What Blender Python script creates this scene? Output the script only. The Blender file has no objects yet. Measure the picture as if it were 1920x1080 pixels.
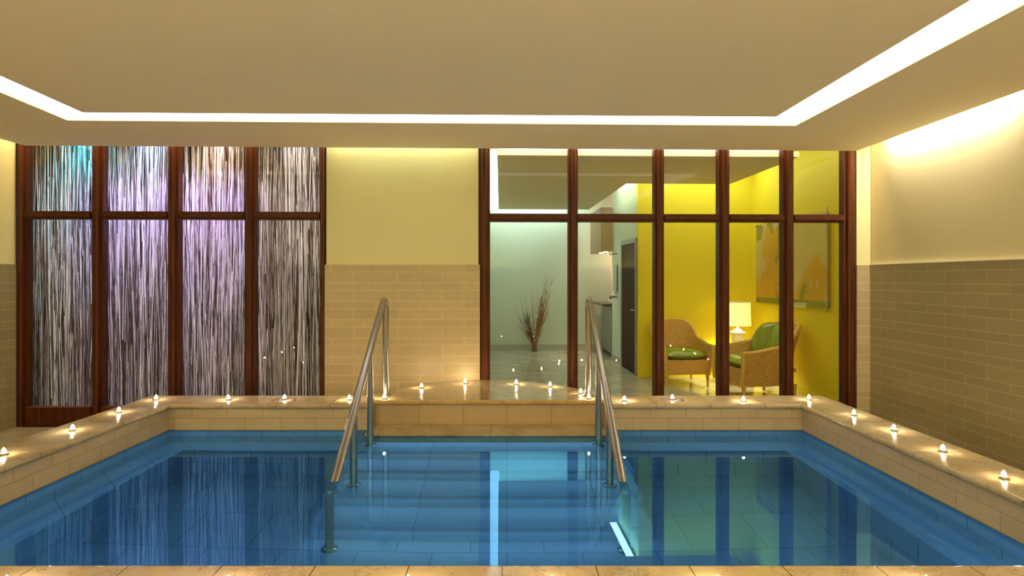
import bpy, bmesh, math, random
from mathutils import Vector, Matrix
random.seed(7)
SC = bpy.context.scene
COL = SC.collection

# ------------------------------------------------------------------ camera
cam = bpy.data.cameras.new('camera')
cam.sensor_width = 36.0
cam.lens = 1120.0 / 1920.0 * 36.0
cam.shift_x = 9.0 / 1920.0
cam.shift_y = -18.0 / 1920.0
cam.clip_start = 0.05
co = bpy.data.objects.new('camera', cam)
co.location = (0, 0, 1.524)
co.rotation_euler = (math.pi / 2, 0, 0)
COL.objects.link(co)
SC.camera = co

# ------------------------------------------------------------------ world, exposure
w = bpy.data.worlds.new('world'); SC.world = w; w.use_nodes = True
w.node_tree.nodes['Background'].inputs[0].default_value = (1.0, 0.82, 0.55, 1)
w.node_tree.nodes['Background'].inputs[1].default_value = 0.0
SC.view_settings.view_transform = 'Standard'
SC.view_settings.look = 'None'
SC.view_settings.gamma = 1.0
SC.view_settings.use_curve_mapping = False
SC.view_settings.exposure = 0.14
cy = SC.cycles
cy.max_bounces = 12; cy.diffuse_bounces = 6; cy.glossy_bounces = 5
cy.transmission_bounces = 8; cy.transparent_max_bounces = 24
cy.sample_clamp_indirect = 6.0
cy.use_denoising = True

# room frame of the far wall (the wall stands 1.66 degrees off square with the pool)
TH = math.atan(0.029); OX, OY = -5.05, 6.15
CT, ST = math.cos(TH), math.sin(TH)
def W(u, v, z=0.0):
    return Vector((OX + u * CT - v * ST, OY + u * ST + v * CT, z))

CEIL = 2.86; TOP = 3.12

def area_light(name, loc, size, power, color, direction=(0, 0, -1), size_y=None, rot=None, spread=None):
    l = bpy.data.lights.new(name, 'AREA'); l.energy = power; l.color = color
    l.size = size
    if size_y: l.shape = 'RECTANGLE'; l.size_y = size_y
    if spread: l.spread = spread
    o = bpy.data.objects.new(name, l); o.location = loc
    q = Vector(direction).to_track_quat('-Z', 'Y')
    o.rotation_euler = q.to_euler() if rot is None else rot
    COL.objects.link(o); return o
def spot_light(name, loc, target, power, color, angle, blend=0.6, radius=0.03):
    l = bpy.data.lights.new(name, 'SPOT'); l.energy = power; l.color = color
    l.spot_size = math.radians(angle); l.spot_blend = blend; l.shadow_soft_size = radius
    o = bpy.data.objects.new(name, l); o.location = loc
    o.rotation_euler = (Vector(target) - Vector(loc)).to_track_quat('-Z', 'Y').to_euler()
    COL.objects.link(o); return o
def point_light(name, loc, power, color, radius=0.05):
    l = bpy.data.lights.new(name, 'POINT'); l.energy = power; l.color = color; l.shadow_soft_size = radius
    o = bpy.data.objects.new(name, l); o.location = loc; COL.objects.link(o); return o

# strip lamps lying in the ceiling slots (pool room)
WARM = (1.0, 0.9, 0.66)
area_light('back_slot_light', W(3.95, -0.075, 3.08), 1.5, 7.5, (.84, 1.0, .92), rot=(0, 0, TH), size_y=0.08)
area_light('window_slot_light', W(1.55, -0.075, 3.08), 3.0, 20, (1.0, .74, .42), rot=(0, 0, TH), size_y=0.08)
area_light('lounge_window_slot_light', W(6.85, -0.075, 3.08), 4.0, 24, (1.0, .76, .42), rot=(0, 0, TH), size_y=0.08)
area_light('right_slot_light', (3.83, 5.3, 3.0), 0.06, 44, (1.0, .98, .9), size_y=1.5, rot=(0, math.radians(-32), 0))
area_light('right_slot_light_front', (3.80, 2.0, 3.08), 0.12, 6, (1.0, .9, .66), size_y=4.5, rot=(0, 0, 0))
area_light('left_slot_light', (-4.95, 4.0, 3.08), 0.12, 9, (1.0, .97, .66), size_y=4.0, rot=(0, 0, 0))
# fill lights added behind the camera, aimed up to brighten the room
for _x in (-3.2, 0.0, 2.6):
    area_light('rear_fill_light', (_x, -1.35, 1.76), 1.6, 108, (1.0, .95, .72), size_y=.2, rot=(math.pi, 0, 0))
# fill strips added just under the water line to light the basin
PB = (.42, .72, 1.0)
area_light('left_pool_fill', (-2.82, 3.6, 0.20), .05, 1.4, PB, size_y=2.6, rot=(0, math.radians(-32), 0))
area_light('right_pool_fill', (2.45, 3.6, 0.20), .05, 1.4, PB, size_y=2.6, rot=(0, math.radians(32), 0))
area_light('front_pool_fill', (-0.18, 2.27, 0.20), 5.0, 14, PB, size_y=.06, rot=(math.radians(24), 0, 0))
area_light('entry_pool_fill', (-0.17, 4.85, 0.20), 1.9, 1.6, PB, size_y=.05, rot=(math.radians(-36), 0, 0))
area_light('back_pool_fill', (-2.05, 5.03, 0.20), 1.4, .9, PB, size_y=.04, rot=(math.radians(-30), 0, 0))
area_light('back_pool_fill', (1.70, 5.03, 0.20), 1.4, .9, PB, size_y=.04, rot=(math.radians(-30), 0, 0))
for _z, _y in ((.055, 4.60), (-.135, 4.346), (-.325, 4.07), (-.515, 3.78)):
    area_light('step_tread_fill', (-.17, _y, _z - .03), 2.1, 1.2, PB, size_y=.02, rot=(math.radians(-42), 0, 0))  # fill added below each nosing to lighten the treads
# coloured lamps in the reed niche
spot_light('cyan_reed_lamp', W(0.55, 0.12, 3.2), W(0.50, 0.40, 2.5), 260, (.03, .70, 1.0), 95, 1.0, .1)
spot_light('blue_reed_lamp', W(1.2, 0.12, 3.2), W(1.2, 0.40, 2.4), 120, (.35, .62, 1.0), 95, 1.0, .1)
spot_light('pink_reed_lamp', W(1.95, 0.12, 3.2), W(1.95, 0.40, 2.5), 70, (1.0, .74, .60), 95, 1.0, .1)
spot_light('white_reed_lamp', W(2.8, 0.12, 3.2), W(2.8, 0.40, 2.5), 34, (.9, .85, .8), 95, 1.0, .1)
area_light('violet_reed_lamp', W(1.35, 0.15, 3.2), 1.9, 17, (.36, .24, 1.0), rot=(math.radians(10), 0, TH), size_y=.05, spread=math.radians(26))
area_light('reed_wash_lamp', W(1.55, 0.16, 3.22), 3.2, 19, (.95, .88, .94), rot=(math.radians(5.4), 0, TH), size_y=.05, spread=math.radians(30))
# lounge strip lamps and lamps
area_light('lounge_back_slot_light', W(8.0, 2.45, 3.3), 1.6, 13, (.82, .92, 1.0), rot=(0, 0, TH), size_y=0.3)
area_light('lounge_right_slot_light', W(8.62, 1.3, 3.3), 0.3, 4.5, (.82, .92, 1.0), rot=(0, 0, TH), size_y=2.2)
area_light('bay_slot_light', W(5.85, 5.95, 3.3), 1.9, 24, (.74, .96, 1.0), rot=(0, 0, TH), size_y=0.3)
area_light('corridor_slot_light', W(7.0, 3.5, 3.3), 0.25, 14, (.9, 1.0, .75), rot=(0, 0, TH), size_y=1.6)
for _v in (4.98, 5.5):
    spot_light('counter_downlight', W(7.0, _v, 2.0), W(7.1, _v, 0), 30, (1.0, .7, .45), 80)
point_light('reception_lamp', W(7.7, 5.7, 2.2), 22, (1.0, .72, .5), .1)

# ------------------------------------------------------------------ materials
def nodes(name):
    m = bpy.data.materials.new(name); m.use_nodes = True
    nt = m.node_tree; b = nt.nodes['Principled BSDF']
    return m, nt, b
def N(nt, t, **kw):
    n = nt.nodes.new(t)
    for k, v in kw.items(): setattr(n, k, v)
    return n
def mth(nt, op, a, b=None, c=None):
    n = nt.nodes.new('ShaderNodeMath'); n.operation = op
    for i, x in enumerate((a, b, c)):
        if x is None: continue
        if isinstance(x, (int, float)): n.inputs[i].default_value = x
        else: nt.links.new(x, n.inputs[i])
    return n.outputs[0]
def mixc(nt, f, a, b, blend='MIX'):
    n = nt.nodes.new('ShaderNodeMix'); n.data_type = 'RGBA'; n.blend_type = blend
    for i, x in ((0, f), (6, a), (7, b)):
        if isinstance(x, (int, float)): n.inputs[i].default_value = x
        elif isinstance(x, tuple): n.inputs[i].default_value = (*x, 1) if len(x) == 3 else x
        else: nt.links.new(x, n.inputs[i])
    return n.outputs[2]
def objco(nt):
    tc = N(nt, 'ShaderNodeTexCoord'); return tc.outputs['Object']
def noise(nt, vec, scale, detail=4, rough=0.55):
    n = N(nt, 'ShaderNodeTexNoise'); n.inputs['Scale'].default_value = scale
    n.inputs['Detail'].default_value = detail; n.inputs['Roughness'].default_value = rough
    nt.links.new(vec, n.inputs['Vector']); return n.outputs[0]
def ramp(nt, f, p0, p1):
    n = N(nt, 'ShaderNodeMapRange'); n.inputs[1].default_value = p0; n.inputs[2].default_value = p1
    nt.links.new(f, n.inputs[0]); return n.outputs[0]
def bump(nt, h, b, strength=.2, dist=.005):
    n = N(nt, 'ShaderNodeBump'); n.inputs['Strength'].default_value = strength; n.inputs['Distance'].default_value = dist
    nt.links.new(h, n.inputs['Height']); nt.links.new(n.outputs[0], b.inputs['Normal'])

def plain(name, col, rough=.6, metal=0.0, spec=.5, var=.06, vscale=4.0):
    m, nt, b = nodes(name)
    f = noise(nt, objco(nt), vscale)
    c2 = tuple(x * (1 - var * 2) for x in col)
    nt.links.new(mixc(nt, f, col, c2), b.inputs['Base Color'])
    b.inputs['Roughness'].default_value = rough; b.inputs['Metallic'].default_value = metal
    b.inputs['Specular IOR Level'].default_value = spec
    return m
def emit(name, col, s):
    m, nt, b = nodes(name)
    b.inputs['Base Color'].default_value = (.8, .8, .8, 1)
    b.inputs['Emission Color'].default_value = (*col, 1); b.inputs['Emission Strength'].default_value = s
    return m

def brick_mat(name, col, mortar, bw, rows, z0, axis='x', msize=.0022, rough=.45, var=.12, off=.5, bumpy=.25):
    """stone tiles laid in courses; rows = heights that repeat upwards from z0"""
    m, nt, b = nodes(name)
    sp = N(nt, 'ShaderNodeSeparateXYZ'); oc = objco(nt); nt.links.new(oc, sp.inputs[0])
    zin = sp.outputs[2]
    if axis == 'floor': h = sp.outputs[0]; zin = sp.outputs[1]
    elif axis == 'x': h = sp.outputs[0]
    elif axis == 'y': h = sp.outputs[1]
    else: h = mth(nt, 'ADD', sp.outputs[0], sp.outputs[1])
    P = sum(rows)
    t = mth(nt, 'DIVIDE', mth(nt, 'SUBTRACT', zin, z0), P)
    fl = mth(nt, 'FLOOR', t); fr = mth(nt, 'FRACT', t)
    r0 = rows[0] / P
    if len(rows) == 2:
        a = mth(nt, 'MINIMUM', mth(nt, 'DIVIDE', fr, r0), 1.0)
        c = mth(nt, 'MAXIMUM', mth(nt, 'DIVIDE', mth(nt, 'SUBTRACT', fr, r0), 1 - r0), 0.0)
        zz = mth(nt, 'MULTIPLY', mth(nt, 'ADD', mth(nt, 'MULTIPLY', fl, 2.0), mth(nt, 'ADD', a, c)), .1)
        rh = .1
    else:
        zz = mth(nt, 'MULTIPLY', t, P); rh = P
    cb = N(nt, 'ShaderNodeCombineXYZ'); nt.links.new(h, cb.inputs[0]); nt.links.new(zz, cb.inputs[1])
    br = N(nt, 'ShaderNodeTexBrick'); br.offset = off; br.offset_frequency = 2
    nt.links.new(cb.outputs[0], br.inputs['Vector'])
    br.inputs['Scale'].default_value = 1; br.inputs['Mortar Size'].default_value = msize
    br.inputs['Mortar Smooth'].default_value = .1
    br.inputs['Brick Width'].default_value = bw; br.inputs['Row Height'].default_value = rh
    br.inputs['Color1'].default_value = (*col, 1)
    br.inputs['Color2'].default_value = (*[x * (1 - var) for x in col], 1)
    br.inputs['Mortar'].default_value = (*mortar, 1)
    f = ramp(nt, noise(nt, oc, 9, 6, .65), .35, .7)
    nt.links.new(mixc(nt, mth(nt, 'MULTIPLY', f, .22), br.outputs[0], tuple(x * .62 for x in col)), b.inputs['Base Color'])
    b.inputs['Roughness'].default_value = rough
    bump(nt, mth(nt, 'ADD', mth(nt, 'MULTIPLY', br.outputs[1], -1.0), mth(nt, 'MULTIPLY', f, .3)), b, bumpy, .003)
    return m

def marble(name, col, axis, spacing, rough=.13, offs=0.0, vein=.6):
    m, nt, b = nodes(name); oc = objco(nt)
    sp = N(nt, 'ShaderNodeSeparateXYZ'); nt.links.new(oc, sp.inputs[0])
    n1 = ramp(nt, noise(nt, oc, 3.2, 8, .62), .35, .68)
    c = mixc(nt, n1, col, tuple(x * y for x, y in zip(col, (.72, .66, .55))))
    n2 = noise(nt, oc, 5.5, 6, .7)
    v = mth(nt, 'LESS_THAN', mth(nt, 'ABSOLUTE', mth(nt, 'SUBTRACT', n2, .5)), .006)
    c = mixc(nt, mth(nt, 'MULTIPLY', v, vein), c, (.16, .08, .03))
    if spacing:
        h = sp.outputs[0] if axis == 'x' else sp.outputs[1]
        fr = mth(nt, 'FRACT', mth(nt, 'DIVIDE', mth(nt, 'ADD', h, offs), spacing))
        j = mth(nt, 'LESS_THAN', mth(nt, 'MULTIPLY', fr, spacing), .004)
        c = mixc(nt, j, c, (.09, .055, .03))
    nt.links.new(c, b.inputs['Base Color'])
    b.inputs['Roughness'].default_value = rough
    b.inputs['Specular IOR Level'].default_value = .3
    bump(nt, n1, b, .06, .002)
    return m

def wood(name, col, dark, rough=.32):
    m, nt, b = nodes(name); oc = objco(nt)
    mp = N(nt, 'ShaderNodeMapping'); mp.inputs['Scale'].default_value = (34, 34, 1.6)
    nt.links.new(oc, mp.inputs[0])
    f = ramp(nt, noise(nt, mp.outputs[0], 1.4, 6, .6), .3, .7)
    nt.links.new(mixc(nt, f, col, dark), b.inputs['Base Color'])
    b.inputs['Roughness'].default_value = rough
    return m

def weave(name, c1, c2):
    m, nt, b = nodes(name); oc = objco(nt)
    sp = N(nt, 'ShaderNodeSeparateXYZ'); nt.links.new(oc, sp.inputs[0])
    h = mth(nt, 'ADD', sp.outputs[0], mth(nt, 'MULTIPLY', sp.outputs[1], .83))
    chev = mth(nt, 'PINGPONG', mth(nt, 'ADD', h, 0.5), .15)
    ph = mth(nt, 'MULTIPLY', mth(nt, 'ADD', sp.outputs[2], chev), 2 * math.pi / .034)
    s = ramp(nt, mth(nt, 'SINE', ph), -1, 1)
    s2 = ramp(nt, mth(nt, 'SINE', mth(nt, 'MULTIPLY', mth(nt, 'SUBTRACT', sp.outputs[2], chev), 2 * math.pi / .011)), -1, 1)
    s = mth(nt, 'MULTIPLY', s, mth(nt, 'ADD', mth(nt, 'MULTIPLY', s2, .3), .7))
    nt.links.new(mixc(nt, s, c2, c1), b.inputs['Base Color'])
    b.inputs['Roughness'].default_value = .5
    bump(nt, s, b, .7, .006)
    return m

def glass_mat(name, strength=.5, tint=(1, 1, 1)):
    m = bpy.data.materials.new(name); m.use_nodes = True; nt = m.node_tree; nt.nodes.clear()
    o = N(nt, 'ShaderNodeOutputMaterial'); t = N(nt, 'ShaderNodeBsdfTransparent'); g = N(nt, 'ShaderNodeBsdfGlossy')
    t.inputs[0].default_value = (*tint, 1); g.inputs['Roughness'].default_value = 0.0
    fr = N(nt, 'ShaderNodeFresnel'); fr.inputs[0].default_value = 1.45
    mx = N(nt, 'ShaderNodeMixShader')
    nt.links.new(mth(nt, 'MULTIPLY', fr.outputs[0], strength), mx.inputs[0])
    nt.links.new(t.outputs[0], mx.inputs[1]); nt.links.new(g.outputs[0], mx.inputs[2]); nt.links.new(mx.outputs[0], o.inputs[0])
    return m

def water_mat():
    m = bpy.data.materials.new('pool_water'); m.use_nodes = True; nt = m.node_tree; nt.nodes.clear()
    o = N(nt, 'ShaderNodeOutputMaterial'); r = N(nt, 'ShaderNodeBsdfRefraction'); g = N(nt, 'ShaderNodeBsdfGlossy')
    r.inputs['Color'].default_value = (.34, .58, .84, 1); r.inputs['IOR'].default_value = 1.333; r.inputs['Roughness'].default_value = 0
    g.inputs['Color'].default_value = (.22, .61, .98, 1); g.inputs['Roughness'].default_value = 0.0
    fr = N(nt, 'ShaderNodeFresnel'); fr.inputs[0].default_value = 2.1
    mx = N(nt, 'ShaderNodeMixShader'); nt.links.new(fr.outputs[0], mx.inputs[0])
    nt.links.new(r.outputs[0], mx.inputs[1]); nt.links.new(g.outputs[0], mx.inputs[2]); nt.links.new(mx.outputs[0], o.inputs[0])
    return m

def reed_mat():
    m, nt, b = nodes('reeds')
    ge = N(nt, 'ShaderNodeNewGeometry'); rp = ge.outputs['Random Per Island']
    cr = N(nt, 'ShaderNodeValToRGB'); nt.links.new(rp, cr.inputs[0])
    e = cr.color_ramp; e.elements[0].position = 0; e.elements[0].color = (.05, .03, .02, 1)
    e.elements[1].position = 1; e.elements[1].color = (.85, .82, .80, 1)
    for p, c in ((.30, (.09, .05, .035, 1)), (.42, (.40, .34, .32, 1)), (.7, (.70, .66, .64, 1))):
        k = e.elements.new(p); k.color = c
    oc = objco(nt); mp = N(nt, 'ShaderNodeMapping'); mp.inputs['Scale'].default_value = (90, 20, 5)
    nt.links.new(oc, mp.inputs[0])
    f = ramp(nt, noise(nt, mp.outputs[0], 1.0, 3, .6), .56, .66)
    nt.links.new(mixc(nt, mth(nt, 'MULTIPLY', f, .85), cr.outputs[0], (.07, .035, .02)), b.inputs['Base Color'])
    b.inputs['Roughness'].default_value = .6
    return m

M = {}
M['ceiling'] = plain('ceiling_paint', (.88, .77, .52), .9, var=.02)
M['slab'] = plain('slab_paint', (.85, .83, .75), .9, var=.01)
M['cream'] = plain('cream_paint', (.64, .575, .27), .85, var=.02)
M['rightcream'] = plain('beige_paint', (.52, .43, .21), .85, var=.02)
M['yellow'] = plain('yellow_paint', (.80, .67, .008), .7, var=.01)
M['green'] = plain('pale_green_paint', (.56, .65, .50), .7, var=.02)
M['beige'] = plain('warm_beige_paint', (.75, .60, .42), .8, var=.02)
M['diffuser'] = emit('slot_diffuser', (.93, .98, 1.0), 2.6)
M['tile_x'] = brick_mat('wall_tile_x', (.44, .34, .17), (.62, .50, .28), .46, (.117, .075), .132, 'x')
M['tile_y_shaded'] = brick_mat('wall_tile_y_shaded', (.27, .21, .10), (.46, .37, .19), .46, (.117, .075), .132, 'y')  # same stone as the back wall; dimmer side-wall light put into the colour
M['pooltile'] = brick_mat('pool_side_tile', (.55, .405, .235), (.40, .26, .07), .30, (.1,), .035, 'xy', rough=.35, msize=.0032)
M['faceblock'] = brick_mat('platform_face_tile', (.50, .35, .20), (.2, .12, .06), .385, (.2,), .23, 'x', rough=.3, off=0)
M['uwtile'] = brick_mat('underwater_tile', (.52, .58, .58), (.16, .2, .22), .46, (.46,), 0, 'xy', msize=.004, rough=.5)
M['uwfloor'] = brick_mat('underwater_floor_tile', (.52, .58, .58), (.24, .28, .29), .46, (.46,), 0, 'floor', msize=.0035, rough=.5)
M['uwstep'] = brick_mat('underwater_step_tile', (.54, .60, .58), (.2, .24, .25), .60, (.9,), -.3, 'x', msize=.0025, rough=.5, off=0)
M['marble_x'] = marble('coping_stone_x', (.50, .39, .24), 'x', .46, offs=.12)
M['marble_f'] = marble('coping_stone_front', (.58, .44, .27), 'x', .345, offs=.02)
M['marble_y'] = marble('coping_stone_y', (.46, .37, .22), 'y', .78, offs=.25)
M['marble_p'] = marble('platform_stone', (.38, .285, .15), 'x', .92, rough=.12, offs=.14)
M['marble_e'] = marble('platform_edge_stone', (.52, .35, .13), 'x', 0, rough=.35, vein=1.0)
M['floor'] = marble('floor_stone', (.42, .35, .22), 'x', .6, rough=.3)
M['lfloor'] = marble('lounge_floor_stone', (.44, .43, .31), 'x', .6, rough=.12)
M['base'] = plain('baseboard_stone', (.45, .45, .33), .4)
M['wood'] = wood('mahogany', (.10, .026, .005), (.038, .008, .002), .45)
M['wood'].node_tree.nodes['Principled BSDF'].inputs['Specular IOR Level'].default_value = .18
M['boxwood'] = wood('walnut', (.34, .20, .075), (.2, .11, .04), .5)
M['metal'] = plain('brushed_steel', (.40, .36, .31), .28, 1.0, var=.03, vscale=20)
M['chrome'] = plain('satin_metal', (.6, .6, .56), .25, 1.0)
M['darkmetal'] = plain('dark_metal', (.05, .04, .03), .4)
M['glass'] = glass_mat('window_glass', .28)
M['acrylic'] = glass_mat('acrylic_panel', .25, (.95, .95, .9))
M['frost'] = plain('grey_glass_panel', (.2, .22, .17), .2)
M['water'] = water_mat()
M['reeds'] = reed_mat()
M['niche'] = plain('niche_board', (.03, .018, .012), .9)
M['rattan'] = weave('woven_rattan', (.80, .50, .09), (.38, .20, .03))
M['rattanrim'] = plain('rattan_rim', (.68, .42, .06), .5)
M['cushion'] = plain('green_satin', (.25, .33, .02), .25, var=.08)
M['shade'] = emit('lamp_shade', (1.0, .86, .22), .8)
M['ceramic'] = plain('white_ceramic', (.88, .84, .66), .25)
M['door'] = plain('dark_door', (.05, .016, .008), .6, spec=.15)
M['frame_grey'] = plain('grey_metal_frame', (.30, .30, .26), .35, .3)
M['counter'] = plain('dark_counter', (.05, .035, .025), .2)
M['wax'] = plain('candle_wax', (.85, .78, .62), .5)
M['cup'] = plain('tealight_cup', (.75, .72, .68), .3, 1.0)
M['wick'] = plain('wick', (.02, .02, .02), .9)
M['flame'] = emit('flame', (1.0, .76, .50), 440)
M['joint'] = plain('dark_joint', (.07, .045, .025), .8)
M['stick_a'] = plain('dry_twig_brown', (.34, .13, .045), .8)
M['stick_b'] = plain('dry_twig_tan', (.50, .27, .08), .8)
M['stick_c'] = plain('dry_twig_dark', (.09, .05, .03), .8)
M['trim'] = plain('pale_trim', (.85, .78, .55), .6)
M['bulb'] = emit('downlight_bulb', (1.0, .85, .6), 14)

# ------------------------------------------------------------------ mesh helpers
class MB:
    def __init__(self): self.bm = bmesh.new()
    def box(self, x0, x1, y0, y1, z0, z1, bev=0):
        b2 = bmesh.new()
        vs = [b2.verts.new((x, y, z)) for z in (z0, z1) for (x, y) in ((x0, y0), (x1, y0), (x1, y1), (x0, y1))]
        for f in ((3, 2, 1, 0), (4, 5, 6, 7), (0, 1, 5, 4), (1, 2, 6, 5), (2, 3, 7, 6), (3, 0, 4, 7)):
            b2.faces.new([vs[i] for i in f])
        if bev: bmesh.ops.bevel(b2, geom=b2.edges[:], offset=bev, segments=2, affect='EDGES', profile=.5)
        self.merge(b2); return self
    def merge(self, b2):
        me = bpy.data.meshes.new('t'); b2.to_mesh(me); b2.free(); self.bm.from_mesh(me); bpy.data.meshes.remove(me)
    def prism(self, pts, z0, z1):
        n = len(pts)
        a = [self.bm.verts.new((p[0], p[1], z0)) for p in pts]; b = [self.bm.verts.new((p[0], p[1], z1)) for p in pts]
        self.bm.faces.new(a[::-1]); self.bm.faces.new(b)
        for i in range(n): self.bm.faces.new([a[i], a[(i + 1) % n], b[(i + 1) % n], b[i]])
        return self
    def tube(self, path, r, seg=12, cap=True):
        path = [Vector(p) for p in path]; n = len(path)
        rr = r if isinstance(r, (list, tuple)) else [r] * n
        rings = []; ref = None
        for i, p in enumerate(path):
            d = (path[min(i + 1, n - 1)] - path[max(i - 1, 0)]).normalized()
            if ref is None:
                ref = Vector((1, 0, 0)) if abs(d.x) < .9 else Vector((0, 1, 0))
            a = (ref - d * ref.dot(d)).normalized(); b = d.cross(a); ref = a
            rings.append([self.bm.verts.new(p + (a * math.cos(t) + b * math.sin(t)) * rr[i]) for t in [2 * math.pi * k / seg for k in range(seg)]])
        for i in range(n - 1):
            for k in range(seg):
                self.bm.faces.new([rings[i][k], rings[i][(k + 1) % seg], rings[i + 1][(k + 1) % seg], rings[i + 1][k]])
        if cap: self.bm.faces.new(rings[0][::-1]); self.bm.faces.new(rings[-1])
        return self
    def lathe(self, prof, c=(0, 0, 0), seg=24):
        rings = []
        for r, z in prof:
            rings.append([self.bm.verts.new((c[0] + max(r, 1e-4) * math.cos(t), c[1] + max(r, 1e-4) * math.sin(t), c[2] + z)) for t in [2 * math.pi * k / seg for k in range(seg)]])
        for i in range(len(rings) - 1):
            for k in range(seg):
                self.bm.faces.new([rings[i][k], rings[i][(k + 1) % seg], rings[i + 1][(k + 1) % seg], rings[i + 1][k]])
        self.bm.faces.new(rings[0][::-1]); self.bm.faces.new(rings[-1])
        return self
    def sweep(self, path, prof, closed_prof=True):
        """path: list of (x,y); prof: list of (p,z), p measured to the left of travel"""
        n = len(path); P = [Vector(p) for p in path]; rings = []
        for i in range(n):
            d0 = (P[i] - P[i - 1]).normalized() if i > 0 else None
            d1 = (P[i + 1] - P[i]).normalized() if i < n - 1 else None
            if d0 is None: d0 = d1
            if d1 is None: d1 = d0
            n0 = Vector((-d0.y, d0.x)); n1 = Vector((-d1.y, d1.x)); mi = (n0 + n1).normalized()
            k = 1 / max(.2, mi.dot(n0))
            rings.append([self.bm.verts.new((P[i].x + mi.x * p * k, P[i].y + mi.y * p * k, z)) for p, z in prof])
        m = len(prof)
        for i in range(n - 1):
            for k in range(m if closed_prof else m - 1):
                self.bm.faces.new([rings[i][k], rings[i][(k + 1) % m], rings[i + 1][(k + 1) % m], rings[i + 1][k]])
        if closed_prof: self.bm.faces.new(rings[0]); self.bm.faces.new(rings[-1][::-1])
        return self
    def build(self, name, mat, parent=None, smooth=False, loc=None, rz=None):
        bmesh.ops.recalc_face_normals(self.bm, faces=self.bm.faces[:])
        me = bpy.data.meshes.new(name); self.bm.to_mesh(me); self.bm.free()
        me.materials.append(mat)
        if smooth:
            me.shade_smooth()
            try: me.set_sharp_from_angle(angle=math.radians(38))
            except Exception: pass
        o = bpy.data.objects.new(name, me); COL.objects.link(o)
        if parent is not None: o.parent = parent
        if loc is not None: o.location = loc
        if rz is not None: o.rotation_euler = (0, 0, rz)
        return o
def tag(o, label=None, cat=None, group=None, kind=None):
    if label: o['label'] = label
    if cat: o['category'] = cat
    if group: o['group'] = group
    if kind: o['kind'] = kind
    return o
def empty(name, loc=(0, 0, 0), rz=0):
    o = bpy.data.objects.new(name, None); o.location = loc; o.rotation_euler = (0, 0, rz)
    o.empty_display_size = .1; COL.objects.link(o); return o
def copy_tree(o, parent=None):
    c = o.copy(); COL.objects.link(c)
    if parent is not None: c.parent = parent
    for ch in [x for x in COL.objects if x.parent == o]: copy_tree(ch, c)
    return c
def struct(o, label, cat='structure'):
    return tag(o, label, cat, kind='structure')
BACK = dict(loc=(OX, OY, 0), rz=TH)      # meshes drawn in the far wall's own frame (u, v, z)

# ------------------------------------------------------------------ pool-room shell
TT = 1.668
struct(MB().box(3.162, 4.749, 0, .15, 0, TOP).build('wall_back', M['cream'], **BACK), 'cream painted back wall between the two tall windows', 'wall')
wb = bpy.data.objects['wall_back']
MB().box(3.15, 4.765, -.025, 0, 0, TT).build('tile_cladding', M['tile_x'], wb)
struct(MB().box(8.8, 9.3, 0, .15, 0, TOP).build('wall_back_corner', M['cream'], **BACK), 'narrow cream wall strip right of the lounge window', 'wall')
MB().box(8.79, 8.975, -.025, 0, 0, TT).build('tile_cladding', M['tile_x'], bpy.data.objects['wall_back_corner'])
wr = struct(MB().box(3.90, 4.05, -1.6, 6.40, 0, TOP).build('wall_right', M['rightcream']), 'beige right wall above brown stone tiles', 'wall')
MB().box(3.878, 3.90, -1.6, 6.385, 0, TT).build('tile_cladding', M['tile_y_shaded'], wr)
MB().box(3.872, 3.90, -1.6, 6.385, TT, TT + .012).build('tile_trim', M['trim'], wr)
wl = struct(MB().box(-5.2, -5.05, -1.6, 6.14, 0, TOP).build('wall_left', M['cream']), 'cream left wall above stone tiles', 'wall')
MB().box(-5.05, -5.03, -1.6, 6.12, 0, TT).build('tile_cladding', M['tile_y_shaded'], wl)
struct(MB().box(-5.2, 4.05, -1.75, -1.6, 0, TOP).build('wall_front', M['cream']), 'cream wall behind the viewer', 'wall')

struct(MB().box(-5.0, 3.85, -1.6, -1.2, 1.66, 1.72).box(-5.0, 3.85, -1.23, -1.2, 1.72, 1.78).build('fill_light_ledge', M['cream']), 'added cream ledge screening the fill lights behind the viewer', 'fill_light_ledge')  # unseen ledge added to carry and screen the rear fill lights
# ceiling: soffit ring, floating middle panel, upper slab
def quad_ring(outer, inner, z0, z1):
    mb = MB()
    for i in range(4):
        j = (i + 1) % 4
        mb.prism([outer[i], outer[j], inner[j], inner[i]], z0, z1)
    return mb
so = [(-4.85, 6.006), (3.66, 6.26), (3.66, -1.6), (-4.85, -1.6)]
hole = [(-3.719, 5.055), (2.527, 5.232), (2.52, .2), (-3.225, .2)]
pan = [(-3.419, 4.811), (2.222, 4.938), (2.226, .5), (-3.044, .5)]
ce = struct(quad_ring(so, hole, CEIL, CEIL + .018).build('ceiling', M['ceiling']), 'tan plaster ceiling border around the glowing slot', 'ceiling')
struct(MB().prism(pan, CEIL, CEIL + .018).build('ceiling_panel', M['ceiling']), 'tan plaster ceiling panel inside the glowing slot', 'ceiling')
struct(MB().prism([(-5.3, -1.8), (4.2, -1.8), (4.2, 6.3), (-5.3, 6.3)], TOP, TOP + .1).build('ceiling_slab', M['slab']), 'white upper ceiling above the slots', 'ceiling')
ho2 = [(-3.80, 5.14), (2.61, 5.32), (2.60, .1), (-3.30, .1)]
pa2 = [(-3.34, 4.73), (2.14, 4.86), (2.14, .6), (-2.96, .6)]
tag(quad_ring(ho2, pa2, CEIL + .030, CEIL + .045).build('cove_light', M['diffuser']), 'glowing white light slot running round the tan ceiling panel', 'ceiling light')

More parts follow.
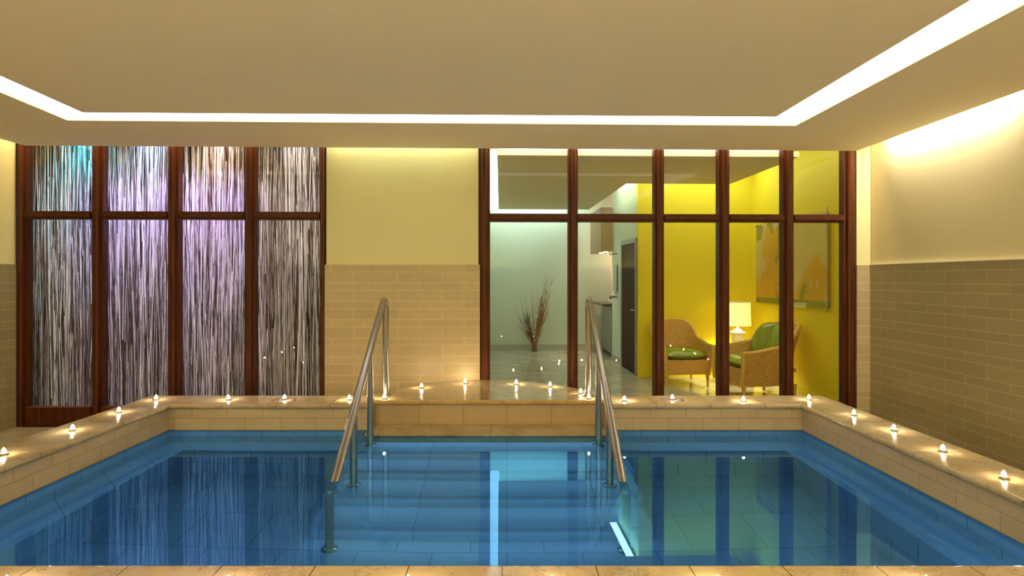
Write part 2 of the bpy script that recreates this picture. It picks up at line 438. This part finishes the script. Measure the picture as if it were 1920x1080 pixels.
# floor of the pool room (around the basin)
fl = MB()
for q in ((-5.2, -3.22, -1.75, 6.12), (2.85, 4.05, -1.75, 6.37), (-3.22, 2.85, -1.75, 1.6)):
    fl.box(q[0], q[1], q[2], q[3], -.1, 0)
fl.prism([(-3.22, 5.42), (2.85, 5.42), (2.85, 6.37), (-3.22, 6.19)], -.1, 0)
struct(fl.build('floor', M['floor']), 'dull tan stone floor around the raised pool', 'floor')

# ------------------------------------------------------------------ windows
def mull_profile(mb, u0, u1, z0, z1, v0=-.03, v1=.11):
    w_ = u1 - u0
    mb.prism([(u0, v1), (u0, .02), (u0 + .22 * w_, .02), (u0 + .22 * w_, v0 + .012), (u0 + .36 * w_, v0), (u1 - .36 * w_, v0),
              (u1 - .22 * w_, v0 + .012), (u1 - .22 * w_, .02), (u1, .02), (u1, v1)][::-1], z0, z1)
def make_window(n, edges, tz, label, jamb_w):
    root = empty('window_%d' % n, W(0, 0), TH); struct(root, label, 'window')
    top = TOP
    for i, (a, b) in enumerate(edges):
        mb = MB(); mull_profile(mb, a, b, 0, top); mb.build('jamb' if i in (0, len(edges) - 1) else 'mullion', M['wood'], root)
    for i in range(len(edges) - 1):
        a, b = edges[i][1], edges[i + 1][0]
        t = MB(); zc0, zc1 = tz(.5 * (a + b))
        t.box(a, b, .015, .10, zc0, zc1).box(a, b, -.015, .02, zc0 + .022, zc1 - .022)
        t.build('transom', M['wood'], root)
        MB().box(a, b, .0, .10, 0, .19).build('bottom_rail', M['wood'], root)
        MB().box(a, b, .055, .063, .19, zc0).build('lower_pane', M['glass'], root)
        MB().box(a, b, .055, .063, zc1, top).build('upper_pane', M['glass'], root)
    return root
make_window(1, [(-.0, .084), (.747, .855), (1.522, 1.631), (2.309, 2.419), (3.09, 3.162)],
            lambda u: (2.138, 2.221), 'mahogany framed window of eight panes before a reed screen', .08)
make_window(2, [(4.749, 4.872), (5.701, 5.803), (6.621, 6.724), (7.314, 7.429), (8.011, 8.126), (8.672, 8.80)],
            lambda u: (2.125, 2.21), 'mahogany framed glass wall of ten panes looking into yellow lounge', .12)

# reed niche
nb = MB().box(-.2, 3.4, .58, .62, -.02, 3.3).box(-.2, -.14, .0, .58, 0, 3.3).box(3.35, 3.4, .15, .58, 0, 3.3).box(-.2, 3.4, .12, .62, 3.3, 3.35).box(-.2, 3.4, .1, .62, -.1, 0)
struct(nb.build('wall_niche', M['niche'], **BACK), 'dark niche behind the reed screen', 'wall')
rb = bmesh.new()
def reed(u, v, z0, z1, r, lean, jit):
    n = max(2, int((z1 - z0) / .45)); prev = None
    for i in range(n + 1):
        f = i / n
        cx = u + lean * (f - .5) + random.uniform(-jit, jit); cv = v
        ring = [rb.verts.new((cx + r * dx, cv + r * dy, z0 + (z1 - z0) * f)) for dx, dy in ((-1, .3), (0, -.8), (1, .3))]
        if prev:
            for k in range(3): rb.faces.new([prev[k], prev[(k + 1) % 3], ring[(k + 1) % 3], ring[k]])
        prev = ring
for layer, (cnt, vv) in enumerate(((1500, .43), (1500, .38), (900, .34))):
    for i in range(cnt):
        u = -.12 + 3.42 * (i + random.random()) / cnt
        z0 = random.uniform(-.0, .15) if random.random() < .55 else random.uniform(.1, 2.2)
        z1 = min(3.28, z0 + random.choice((.5, .8, 1.2, 1.8, 3.2)) * random.uniform(.8, 1.2))
        reed(u, vv + random.uniform(-.015, .015), z0, z1, random.uniform(.0022, .0050), random.uniform(-.05, .05) * (z1 - z0), .003)
reeds = MB(); reeds.bm = rb
tag(reeds.build('reed_screen', M['reeds'], **BACK), 'dense screen of thin pale upright reeds behind the left window, lit violet and blue', 'reed screen', kind='stuff')

# ------------------------------------------------------------------ plunge pool
WZ = .235; CZ = .461; PF = -.705
pool = empty('plunge_pool', (-.18, 3.7, 0)); tag(pool, 'raised stone plunge pool with marble coping and underwater steps', 'pool')
INV = Matrix.Translation((.18, -3.7, 0))
def pbuild(mb, name, mat, smooth=False):
    o = mb.build(name, mat, None, smooth); o.parent = pool; o.matrix_parent_inverse = INV; return o
bull = [(.02 + .022 * math.cos(a), CZ - .022 + .022 * math.sin(a)) for a in [math.pi * (1.5 - k / 8) for k in range(9)]]
cprof = [(p - .0, z) for p, z in bull] + [(.37, CZ), (.37, CZ - .044)]
wprof = [(.03, PF - .1), (.03, CZ - .043), (.355, CZ - .043), (.355, PF - .1)]
# travel so that left of travel is outward
A = [(-1.17, 5.05), (-2.85, 5.05), (-2.85, 1.62)]
A = A[::-1]
Bp = [(.84, 5.05), (2.48, 5.05), (2.48, 1.62)]
def seg(path, prof, name, mat, smooth=True):
    return pbuild(MB().sweep(path, prof), name, mat, smooth)
# mitred pieces: left, back left, back right, right, front
def mitre(path3, prof, names, mats):
    # two meshes that meet on the mitre at the middle point
    P = [Vector(p) for p in path3]
    d0 = (P[1] - P[0]).normalized(); d1 = (P[2] - P[1]).normalized()
    n0 = Vector((-d0.y, d0.x)); n1 = Vector((-d1.y, d1.x)); mi = (n0 + n1).normalized(); k = 1 / mi.dot(n0)
    rows = [[(P[0] + n0 * p, z) for p, z in prof], [(P[1] + mi * p * k, z) for p, z in prof], [(P[2] + n1 * p, z) for p, z in prof]]
    for q in (0, 1):
        mb = MB(); r = [[mb.bm.verts.new((v.x, v.y, z)) for v, z in row] for row in rows[q:q + 2]]
        m = len(prof)
        for i in range(m): mb.bm.faces.new([r[0][i], r[0][(i + 1) % m], r[1][(i + 1) % m], r[1][i]])
        mb.bm.faces.new(r[0]); mb.bm.faces.new(r[1][::-1])
        pbuild(mb, names[q], mats[q], True)
mitre(A, cprof, ('coping', 'coping'), (M['marble_y'], M['marble_x']))
mitre([(x, y) for x, y in Bp], cprof, ('coping', 'coping'), (M['marble_x'], M['marble_y']))
mitre(A, wprof, ('pool_wall', 'pool_wall'), (M['pooltile'], M['pooltile']))
mitre(Bp, wprof, ('pool_wall', 'pool_wall'), (M['pooltile'], M['pooltile']))
pbuild(MB().sweep([(2.48, 2.225), (-2.85, 2.225)], [(p, z) for p, z in cprof[:-2]] + [(.6, CZ), (.6, CZ - .044)]), 'coping', M['marble_f'], True)
pbuild(MB().box(-2.88, 2.51, 1.65, 2.195, PF - .1, CZ - .045), 'pool_wall', M['pooltile'])
pbuild(MB().box(-2.9, 2.53, 2.15, 5.2, PF - .1, PF), 'pool_floor', M['uwfloor'])
# lining of the basin below the water line
pbuild(MB().box(-2.88, -2.872, 2.195, 5.08, PF, WZ - .002).box(2.502, 2.51, 2.195, 5.08, PF, WZ - .002)
       .box(-2.88, 2.51, 5.072, 5.08, PF, WZ - .002).box(-2.88, 2.51, 2.195, 2.203, PF, WZ - .002), 'basin_lining', M['uwtile'])
BZ = WZ - .37
pbuild(MB().box(-2.872, -2.62, 2.21, 4.83, PF, BZ), 'underwater_bench', M['uwtile'])
pbuild(MB().box(2.25, 2.502, 2.21, 4.83, PF, BZ), 'underwater_bench', M['uwtile'])
pbuild(MB().box(-2.872, -1.275, 4.83, 5.072, PF, BZ), 'underwater_bench', M['uwtile'])
pbuild(MB().box(.935, 2.502, 4.83, 5.072, PF, BZ), 'underwater_bench', M['uwtile'])
for z, y0, y1 in ((WZ - .18, 4.63, 4.885), (WZ - .37, 4.376, 4.63), (WZ - .56, 4.10, 4.376), (WZ - .75, 3.81, 4.10)):
    pbuild(MB().box(-1.27, .93, y0, 5.07 if z > 0 else y1 + .001, PF, z), 'step', M['uwstep'])
pbuild(MB().box(-1.168, .838, 4.885, 5.225, PF, WZ + .012), 'entry_step', M['marble_p'])
# platform behind the entry
def parab(x): return 5.42 + .84 * (1 - (abs(x + .17) / 1.1) ** 2)
pts = [(-1.168, 5.205), (.838, 5.205), (.838, 5.42)] + [(-.17 + 1.1 * k / 16, parab(-.17 + 1.1 * k / 16)) for k in range(16, -17, -1)] + [(-1.168, 5.42)]
inner = [(-1.168, 5.235), (.838, 5.235), (.838, 5.44)] + [(-.17 + 1.07 * k / 16, parab(-.17 + 1.1 * k / 16) - .02) for k in range(16, -17, -1)] + [(-1.168, 5.44)]
pbuild(MB().prism(inner, -.7, CZ - .044), 'platform_base', M['faceblock'])
pts2 = [(x, max(y, 5.228)) for x, y in pts]
pbuild(MB().prism(pts2, CZ - .044, CZ), 'platform_top', M['marble_p'])
bn = [(.0 + .022 - .022 * math.cos(a), CZ - .022 + .022 * math.sin(a)) for a in [math.pi * (-.5 + k / 8) for k in range(9)]]
pbuild(MB().sweep([(-1.168, 5.205), (.838, 5.205)], [(p, z - .0005) for p, z in bn]), 'platform_nosing', M['marble_e'], True)
for x in (-1.952, 1.448):
    pbuild(MB().lathe([(.100, 0), (.104, .0), (.104, .0012), (.100, .0012)], (x, 5.235, CZ), 48), 'skimmer_lid_rim', M['joint'])
wt = MB().box(-2.872, 2.502, 2.203, 5.072, 0, .001)
wt.bm.free(); wt.bm = bmesh.new()
vs = [wt.bm.verts.new(p) for p in ((-2.875, 2.2, WZ), (2.505, 2.2, WZ), (2.505, 5.075, WZ), (-2.875, 5.075, WZ))]; wt.bm.faces.new(vs)
me = bpy.data.meshes.new('pool_water'); wt.bm.to_mesh(me); wt.bm.free(); me.materials.append(M['water'])
wo = bpy.data.objects.new('pool_water', me); COL.objects.link(wo)
tag(wo, 'still blue water filling the plunge pool', 'water', kind='stuff')

# ------------------------------------------------------------------ handrails
def handrail(x, label):
    r = empty('handrail', (x, 5.41, CZ)); tag(r, label, 'handrail', 'pool handrails')
    def L(y, z): return (0, y - 5.41, z - CZ)
    path = [L(5.41, CZ), L(5.41, 1.20)]
    # hoop: vertical up, over, then down a 37 degree slope
    sl = math.atan2(1.095, 1.46); R = .075; c = (5.41 - R, 1.255)
    for k in range(0, 13):
        a = k / 12 * (math.pi - (math.pi / 2 - sl)); path.append(L(c[0] + R * math.cos(a), c[1] + R * math.sin(a)))
    path += [L(3.84, .245), L(3.745, .172), L(3.715, .135), L(3.70, .09), L(3.70, PF)]
    MB().tube(path, .028, 20).build('rail', M['metal'], r, True)
    y_e = path[14]
    def rz(y): return .245 + (y - 3.84) * (( y_e[2] + CZ - .245) / (y_e[1] + 5.41 - 3.84))
    for y, zb in ((4.80, WZ - .18), (4.28, WZ - .56)):
        MB().tube([L(y, zb), L(y, rz(y))], .0265, 20).build('post', M['metal'], r, True)
    for y, zb in ((5.41, CZ), (4.80, WZ - .18), (4.28, WZ - .56), (3.70, PF)):
        MB().lathe([(.052, 0), (.052, .006), (.045, .012), (.03, .016)], L(y, zb), 24).build('flange', M['metal'], r, True)
    return r
handrail(-1.10, 'left stainless steel pool handrail, before the tiled wall')
handrail(.735, 'right stainless steel pool handrail, before the glass wall')

# ------------------------------------------------------------------ candles
def make_candle():
    r = empty('tealight_candle', (0, 0, CZ))
    MB().lathe([(.017, 0), (.0195, .001), (.0200, .014), (.0190, .014), (.0185, .004)], seg=20).build('cup', M['cup'], r, True)
    MB().lathe([(.0183, .003), (.0183, .0115), (.01, .0112)], seg=20).build('wax', M['wax'], r, True)
    MB().tube([(0, 0, .011), (.0005, 0, .018)], .001, 6).build('wick', M['wick'], r)
    MB().lathe([(.002, .0165), (.0085, .020), (.0115, .026), (.0095, .033), (.004, .040), (.0005, .045)], seg=8).build('flame', M['flame'], r, True)
    return r
cand = make_candle()
C = [(-3.07, 5.225, 'lit tealight on the far left corner of the coping'),
     (-2.44, 5.225, 'lit tealight on back coping, second from the left corner before the reed window'),
     (-1.952, 5.235, 'lit tealight inside the round lid before the reed window'),
     (-1.381, 5.225, 'lit tealight on back coping just left of the left handrail'),
     (-1.085, 5.27, 'lit tealight at the foot of the left handrail'),
     (-.832, 5.80, 'leftmost lit tealight on the curved platform edge'),
     (-.426, 6.04, 'lit tealight on curved platform, second from its left end'),
     (.091, 6.0, 'middle lit tealight of the curved platform, below the dried branches'),
     (.421, 5.87, 'lit tealight on curved platform left of the second window post'),
     (.679, 5.52, 'rightmost lit tealight on the curved platform edge'),
     (.72, 5.27, 'lit tealight at the foot of the right handrail'),
     (1.017, 5.178, 'lit tealight on back coping just right of the right handrail'),
     (1.448, 5.235, 'lit tealight inside the round lid before the first wicker chair'),
     (2.039, 5.155, 'lit tealight on back coping before the second wicker chair'),
     (2.64, 5.225, 'lit tealight on the far right corner of the coping'),
     (2.691, 4.637, 'lit tealight farthest back on the right side coping'),
     (2.698, 4.169, 'second lit tealight from the far corner on right side coping'),
     (2.674, 3.666, 'third lit tealight from the far corner on right side coping'),
     (2.637, 3.172, 'nearest visible lit tealight on the right side coping'),
     (-3.076, 4.732, 'lit tealight farthest back on the left side coping'),
     (-3.033, 4.169, 'middle lit tealight on the left side coping'),
     (-3.032, 3.597, 'nearest lit tealight on left side coping, at the picture edge'),
     (-1.717, 2.05, 'leftmost of the six lit tealights on the near coping'),
     (-.956, 2.05, 'second from left of the six lit tealights on the near coping'),
     (-.341, 2.05, 'third from left of the six lit tealights on the near coping'),
     (.154, 2.05, 'fourth from left of the six lit tealights on the near coping'),
     (.723, 2.05, 'fifth from left of the six lit tealights on the near coping'),
     (1.438, 2.05, 'rightmost of the six lit tealights on the near coping')]
for i, (x, y, lab) in enumerate(C):
    o = cand if i == 0 else copy_tree(cand)
    o.location = (x, y, CZ); o.rotation_euler = (0, 0, i * 1.3)
    tag(o, lab, 'candle', 'tealights around the pool')

# ------------------------------------------------------------------ lounge shell
struct(MB().box(4.5, 9.2, .10, 6.6, -.1, 0).build('lounge_floor', M['lfloor'], **BACK), 'polished pale stone lounge floor behind the glass wall', 'floor')
struct(MB().box(4.6, 4.78, .15, 6.5, 0, 3.4).build('wall_lounge_left', M['green'], **BACK), 'pale green lounge wall at the left', 'wall')
struct(MB().box(4.6, 7.42, 6.34, 6.5, 0, 3.4).build('wall_lounge_back', M['green'], **BACK), 'pale green lounge wall behind the dried branches', 'wall')
struct(MB().box(7.42, 8.4, 6.34, 6.5, 0, 3.4).box(8.3, 8.4, 4.9, 6.34, 0, 3.4).build('wall_reception', M['beige'], **BACK), 'beige reception wall behind the counter', 'wall')
struct(MB().box(7.17, 7.32, 3.0, 4.9, 0, 3.4).build('wall_partition', M['green'], **BACK), 'pale green wall with the dark door', 'wall')
struct(MB().box(7.165, 9.1, 2.875, 3.0, 0, 3.4).build('wall_lounge_yellow', M['yellow'], **BACK), 'bright yellow wall behind the wicker chair', 'wall')
struct(MB().box(8.95, 9.1, .15, 2.875, 0, 3.4).build('wall_lounge_right', M['yellow'], **BACK), 'yellow right lounge wall with the picture', 'wall')
struct(MB().box(5.6, 8.27, .18, 2.07, CEIL, CEIL + .06).prism([(4.95, .18), (5.6, .18), (5.6, 5.25), (5.035, 5.25)], CEIL, CEIL + .06).box(5.6, 6.79, 2.07, 5.25, CEIL, CEIL + .06).build('lounge_ceiling', M['ceiling'], **BACK), 'tan lounge ceiling panel', 'ceiling')
struct(MB().box(4.5, 9.2, .15, 6.6, 3.4, 3.5).build('lounge_ceiling_slab', M['slab'], **BACK), 'white upper lounge ceiling above the slots', 'ceiling')
tag(MB().box(4.80, 5.06, .3, 6.1, CEIL + .075, CEIL + .085).box(4.965, 8.1, .13, .26, CEIL + .075, CEIL + .085).build('slot_light', M['diffuser'], **BACK), 'white light slot in the lounge ceiling behind the glass wall', 'ceiling light')
struct(MB().box(4.78, 7.17, 6.325, 6.34, 0, .13).build('baseboard_back', M['base'], **BACK), 'grey stone skirting behind the dried branches', 'baseboard')
struct(MB().box(7.155, 7.17, 4.03, 4.9, 0, .13).build('baseboard_partition', M['base'], **BACK), 'stone skirting below the small glass sign', 'baseboard')
struct(MB().box(7.17, 8.94, 2.86, 2.875, 0, .11).build('baseboard_yellow', M['yellow'], **BACK), 'yellow skirting behind the wicker chair', 'baseboard')
struct(MB().box(8.937, 8.95, .15, 2.86, 0, .11).build('baseboard_right', M['yellow'], **BACK), 'yellow skirting below the picture', 'baseboard')

# door on the partition
dr = empty('door_1', W(7.17, 3.49), TH); struct(dr, 'dark brown door in a grey metal frame', 'door')
MB().box(-.03, 0, -.535, -.475, 0, 2.165).box(-.03, 0, .475, .535, 0, 2.165).box(-.03, 0, -.475, .475, 2.09, 2.165).build('door_frame', M['frame_grey'], dr)
MB().box(-.014, 0, -.475, .475, .01, 2.09).build('door_leaf', M['door'], dr)
MB().tube([(-.014, -.40, 1.02), (-.055, -.40, 1.02), (-.055, -.29, 1.02)], .009, 8).build('handle', M['chrome'], dr, True)
# small glass sign and hooks
sg = empty('glass_sign', W(7.17, 4.55, 1.545), TH); tag(sg, 'small blank glass panel on standoffs left of the dark door', 'wall sign')
MB().box(-.03, -.02, -.17, .17, -.26, .26).build('glass_panel', plain('pale_glass', (.45, .55, .42), .1), sg)
for y in (-.14, .14):
    for z in (-.21, .21):
        MB().tube([(-.035, y, z), (0, y, z)], .012, 10).build('standoff', M['darkmetal'], sg)
k = 0
for z, lz in ((1.97, 'above'), (1.19, 'below')):
    for v, lv in ((4.68, 'far'), (4.42, 'near')):
        h = MB().tube([(0, 0, 0), (-.05, 0, 0), (-.075, 0, -.015), (-.085, 0, .02)], .009, 8).lathe([(.02, 0), (.02, .004)], (0, 0, -.002), 12)
        o = h.build('wall_hook', M['darkmetal'], None, True, W(7.17, v, z), TH)
        tag(o, 'small dark wall hook %s the glass sign, the one %s the door' % (lz, 'farther from' if lv == 'far' else 'nearer'), 'hook', 'hooks beside the glass sign')

# reception counter and wood bulkhead
rc = empty('reception_counter', W(7.3, 5.52), TH); tag(rc, 'dark reception counter with grey glass side, below the wooden box', 'counter')
MB().box(-.10, .25, -.58, .62, .08, 1.0).build('body', M['counter'], rc)
MB().box(-.115, -.10, -.50, .55, .10, .97).build('side_panel', M['frost'], rc)
MB().box(-.08, .25, -.56, .60, 0, .08).build('plinth', M['darkmetal'], rc)
MB().box(-.30, .35, -.60, .66, 1.0, 1.04).build('countertop', M['counter'], rc)
bx = empty('wooden_canopy', W(7.0, 5.45, 2.03), TH); tag(bx, 'square wooden box hung from the ceiling above the reception counter', 'canopy')
MB().box(-.045, .19, -.59, .6, .0, .83).build('panel_box', M['boxwood'], bx)
for v in (-.45, 0.0):
    MB().lathe([(.045, -.012), (.045, 0)], (.07, v, 0), 16).build('downlight', M['bulb'], bx)
MB().lathe([(.03, 0), (.05, .03), (.052, .08), (.04, .085)], seg=16).build('flower_pot', M['ceramic'], None, True, W(7.17, 5.0, 1.04), TH)
fp = bpy.data.objects['flower_pot']; tag(fp, 'tiny pot with dark blooms standing on the reception counter', 'pot')
q = MB()
for i in range(9):
    a = i * 2.4; rr = .012 * math.sqrt(i)
    q.lathe([(.001, .0), (.014, .008), (.016, .018), (.008, .03)], (rr * math.cos(a), rr * math.sin(a), .08 + .01 * (i % 3)), 8)
q.build('blooms', M['stick_c'], fp, True)

# dried branches in a floor vase
br = empty('dried_branches', W(5.80, 6.16), TH); tag(br, 'tall bundle of dried twigs in small glass vase against the green wall', 'dried plant')
MB().lathe([(.055, 0), (.058, .01), (.05, .08), (.052, .16), (.047, .16), (.045, .012)], seg=16).build('vase', plain('smoky_glass', (.14, .13, .08), .15), br, True)
def twig(tx, tz, r0, mat, curl=.03, side=0):
    p = []; n = 9
    for i in range(n + 1):
        f = i / n
        p.append((tx * (f ** 1.25) + random.uniform(-curl, curl) * f * (1 - f) * 2, -.04 - .04 * f + random.uniform(-curl, curl) * f * .6, .02 + tz * f))
    mb = MB().tube(p, [r0 * (1 - .75 * i / n) for i in range(n + 1)], 5)
    for j in range(side):
        i = random.randint(3, n - 1); s = Vector(p[i]); d = Vector((random.uniform(-.10, .10), random.uniform(-.03, .03), random.uniform(.08, .2)))
        mb.tube([s, s + d * .5, s + d], [.004, .003, .0015], 4)
    mb.build('twig', mat, br)
for i in range(20):
    twig(random.uniform(.10, .34), random.uniform(.75, 1.35), random.uniform(.006, .011), M[random.choice(('stick_a', 'stick_a', 'stick_b', 'stick_c'))], .05, 3)
for t, z in ((.34, 1.58), (.29, 1.60), (.25, 1.5), (.38, 1.52)):
    twig(t, z, .007, M['stick_a'], .03, 4)
for i in range(16):
    twig(random.uniform(-.36, -.12), random.uniform(.5, .85), random.uniform(.005, .010), M[random.choice(('stick_a', 'stick_c', 'stick_c'))], .04, 4)
for t, z, m_ in ((-.36, 1.22, 'stick_c'), (-.27, 1.26, 'stick_c'), (-.44, .92, 'stick_c'), (-.07, 1.25, 'stick_b'), (-.09, 1.15, 'stick_b'), (-.05, 1.2, 'stick_b'), (-.4, .6, 'stick_c')):
    twig(t, z, .006, M[m_], .015, 0)

# ------------------------------------------------------------------ wicker chairs
def ss(a, b, x):
    t = max(0, min(1, (x - a) / (b - a))); return t * t * (3 - 2 * t)
def wicker_chair(loc, rz, label, back_cushion):
    r = empty('wicker_armchair', loc, rz); tag(r, label, 'chair', 'wicker armchairs in the lounge')
    # U-shaped shell: arms and back in one woven wall
    path = []
    for k in range(7): path.append((-.335, -.36 + .40 * k / 7, 0, -1))
    for k in range(25):
        a = math.pi * k / 24
        path.append((-.335 * math.cos(a), .04 + .32 * math.sin(a), math.sin(a), k))
    for k in range(7): path.append((.335, -.36 + .40 * (6 - k) / 7, 0, -1))
    n = len(path); bm = bmesh.new(); rings = []; rim = []
    for i, (x, y, s, _) in enumerate(path):
        p0 = path[max(0, i - 1)]; p1 = path[min(n - 1, i + 1)]
        d = Vector((p1[0] - p0[0], p1[1] - p0[1])).normalized(); nn = Vector((-d.y, d.x))
        if nn.dot(Vector((x, y - .04 if y > .04 else 0))) < 0: nn = -nn
        back = ss(.15, .95, s)
        h = .575 + .06 * ss(-.30, .10, y) + .00 * (1 if y < -.2 else 0) + .26 * back
        fl_ = .035 + .075 * back
        th = .028
        prof = [(-.035, .17), (-.01, .35), (fl_ * .35, .17 + (h - .17) * .6), (fl_, h - .012), (fl_ + .004, h), (fl_ - th, h + .004), (fl_ - 2 * th, h - .012),
                (fl_ * .35 - 2 * th, .17 + (h - .17) * .6), (-.05, .38), (-.06, .17)]
        rings.append([bm.verts.new((x + nn.x * p, y + nn.y * p, z)) for p, z in prof])
        rim.append((x + nn.x * (fl_ - th), y + nn.y * (fl_ - th), h))
    m = len(rings[0])
    for i in range(n - 1):
        for k in range(m): bm.faces.new([rings[i][k], rings[i][(k + 1) % m], rings[i + 1][(k + 1) % m], rings[i + 1][k]])
    bm.faces.new(rings[0]); bm.faces.new(rings[-1][::-1])
    s = MB(); s.bm = bm; s.build('woven_shell', M['rattan'], r, True)
    MB().tube(rim, .022, 10).build('rim', M['rattanrim'], r, True)
    for sx in (-1, 1):
        MB().tube([(sx * (.335 - .03), -.36, .17), (sx * .335, -.362, .35), (sx * .345, -.362, .585)], [.022, .022, .024], 10).build('front_stile', M['rattanrim'], r, True)
    MB().box(-.30, .30, -.355, -.315, .17, .375, .008).box(-.29, .29, -.32, .30, .33, .375).build('front_panel', M['rattan'], r)
    for sx in (-1, 1):
        for y in (-.33, .27):
            MB().tube([(sx * .295, y, .19), (sx * .30, y, .02), (sx * .30, y, 0)], [.028, .016, .018], 10).build('leg', M['rattanrim'], r, True)
    # seat cushion
    def pillow(w_, d_, h_, ny=20, nx=20, e=4.5):
        b = bmesh.new(); g = {}
        for sgn in (1, -1):
            for i in range(nx + 1):
                for j in range(ny + 1):
                    a = -1 + 2 * i / nx; c = -1 + 2 * j / ny
                    edge = (i in (0, nx)) or (j in (0, ny))
                    t = max(0, (1 - abs(a) ** e)) ** .5 * max(0, (1 - abs(c) ** e)) ** .5
                    rx = math.sqrt(1 - .12 * c * c) * a; ry = math.sqrt(1 - .12 * a * a) * c
                    key = (i, j, 0 if edge else sgn)
                    if key not in g: g[key] = b.verts.new((rx * w_, ry * d_, sgn * t * h_ * (1 + .0) + .008 * math.sin(5 * a + 3 * c) * t * (sgn > 0)))
            for i in range(nx):
                for j in range(ny):
                    q = [g[(ii, jj, 0 if (ii in (0, nx) or jj in (0, ny)) else sgn)] for ii, jj in ((i, j), (i + 1, j), (i + 1, j + 1), (i, j + 1))]
                    b.faces.new(q if sgn > 0 else q[::-1])
        return b
    c = MB(); c.bm = pillow(.285, .31, .068); o = c.build('seat_cushion', M['cushion'], r, True); o.location = (0, -.045, .437)
    if back_cushion:
        for sx in (-1, 1):
            b = pillow(.155, .235, .085, e=3.0)
            for v in b.verts:
                # rounded top
                k_ = max(0, v.co.y / .235); v.co.y -= .06 * k_ * (max(0, sx * v.co.x / .155 + .3)) ** 2
            c = MB(); c.bm = b; o = c.build('back_cushion', M['cushion'], r, True)
            o.location = (sx * .135, .175, .68); o.rotation_euler = (math.radians(74), 0, math.radians(-sx * 13))
    return r
wicker_chair(W(7.63, 2.37), TH + math.radians(3), 'woven wicker armchair facing the pool with green seat cushion', False)
ch2 = wicker_chair((3.26, 7.80, 0), math.radians(-82), 'woven wicker armchair turned to the left with green seat and back cushions', True)

ch2.scale = (1.13, 1.13, 1.04)
# side table with lamp in the corner
tb = empty('side_table', W(8.55, 2.38), TH); tag(tb, 'small round wicker side table in the yellow corner, holding the lamp', 'side table')
MB().lathe([(.24, .44), (.25, .45), (.25, .47), (.24, .48)], seg=32).build('tabletop', M['rattanrim'], tb, True)
MB().lathe([(.19, .0), (.17, .25), (.20, .44)], seg=24).build('woven_base', M['rattan'], tb, True)
lp = empty('table_lamp', W(8.50, 2.36, .48), TH); tag(lp, 'glowing table lamp with white square ceramic base on the corner table', 'lamp')
MB().box(-.07, .07, -.07, .07, 0, .26, .012).box(-.085, .085, -.085, .085, .235, .265, .01).box(-.05, .05, -.05, .05, .26, .30, .012).build('lamp_base', M['ceramic'], lp, True)
MB().tube([(0, 0, .29), (0, 0, .40)], .014, 12).build('neck', M['ceramic'], lp, True)
sh = bmesh.new(); R0 = []
for r_, z in ((.185, .355), (.175, .69), (.170, .69), (.180, .355)):
    R0.append([sh.verts.new((r_ * math.cos(2 * math.pi * k / 40), r_ * math.sin(2 * math.pi * k / 40), z)) for k in range(40)])
for i in range(4):
    a, b = R0[i], R0[(i + 1) % 4]
    for k in range(40): sh.faces.new([a[k], a[(k + 1) % 40], b[(k + 1) % 40], b[k]])
s = MB(); s.bm = sh; s.build('lamp_shade', M['shade'], lp, True)
MB().lathe([(.174, .69), (.178, .695), (.174, .70)], seg=40).build('shade_ring', M['ceramic'], lp, True)
point_light('table_lamp_bulb', W(8.50, 2.36, .99), 66, (1.0, .95, .55), .05)

# picture on the right lounge wall
pm, nt, b = nodes('abstract_print'); oc = objco(nt)
sp = N(nt, 'ShaderNodeSeparateXYZ'); nt.links.new(oc, sp.inputs[0])
mp = N(nt, 'ShaderNodeMapping'); mp.inputs['Scale'].default_value = (1, 1.0, .75); mp.inputs['Location'].default_value = (0, .37, .2); nt.links.new(oc, mp.inputs[0])
n1 = noise(nt, mp.outputs[0], 1.7, 2, .5); n2 = noise(nt, mp.outputs[0], 2.6, 3, .6)
c = mixc(nt, ramp(nt, mth(nt, 'SUBTRACT', n1, mth(nt, 'MULTIPLY', sp.outputs[2], .22)), .46, .54), (.75, .62, .36), (.80, .42, .07))
c = mixc(nt, ramp(nt, n2, .57, .61), c, (.30, .28, .10))
c = mixc(nt, mth(nt, 'LESS_THAN', sp.outputs[2], -.50), c, (.22, .24, .07))
nt.links.new(c, b.inputs['Base Color']); b.inputs['Roughness'].default_value = .35
pc = empty('framed_print', W(8.95, 1.70, 1.745), TH); tag(pc, 'wide orange and beige abstract print lettered SPA behind acrylic on yellow wall', 'picture')
MB().box(-.035, -.028, -.96, .96, -.58, .58).build('print', pm, pc)
MB().box(-.045, -.041, -.98, .98, -.60, .60).build('acrylic_sheet', M['acrylic'], pc)
for y in (-.94, 0, .94):
    for z in (-.56, .56):
        MB().tube([(-.055, y, z), (0, y, z)], .012, 10).build('standoff', M['chrome'], pc)
MB().tube([(-.05, -.965, -.62), (-.05, -.965, .64)], .008, 8).build('edge_rod', M['chrome'], pc)
fc = bpy.data.curves.new('spa', 'FONT'); fc.body = 'SPA'; fc.size = .20; fc.extrude = .001; fc.align_x = 'CENTER'; fc.offset = -.003; fc.space_character = 1.15
fo = bpy.data.objects.new('spa', fc); COL.objects.link(fo)
dg = bpy.context.evaluated_depsgraph_get(); me = bpy.data.meshes.new_from_object(fo.evaluated_get(dg)); bpy.data.objects.remove(fo)
me.materials.clear(); me.materials.append(plain('pale_lettering', (.85, .72, .42), .5))
lo = bpy.data.objects.new('lettering', me); COL.objects.link(lo); lo.parent = pc
lo.location = (-.037, -.62, -.37); lo.rotation_euler = (math.pi / 2, 0, -math.pi / 2)
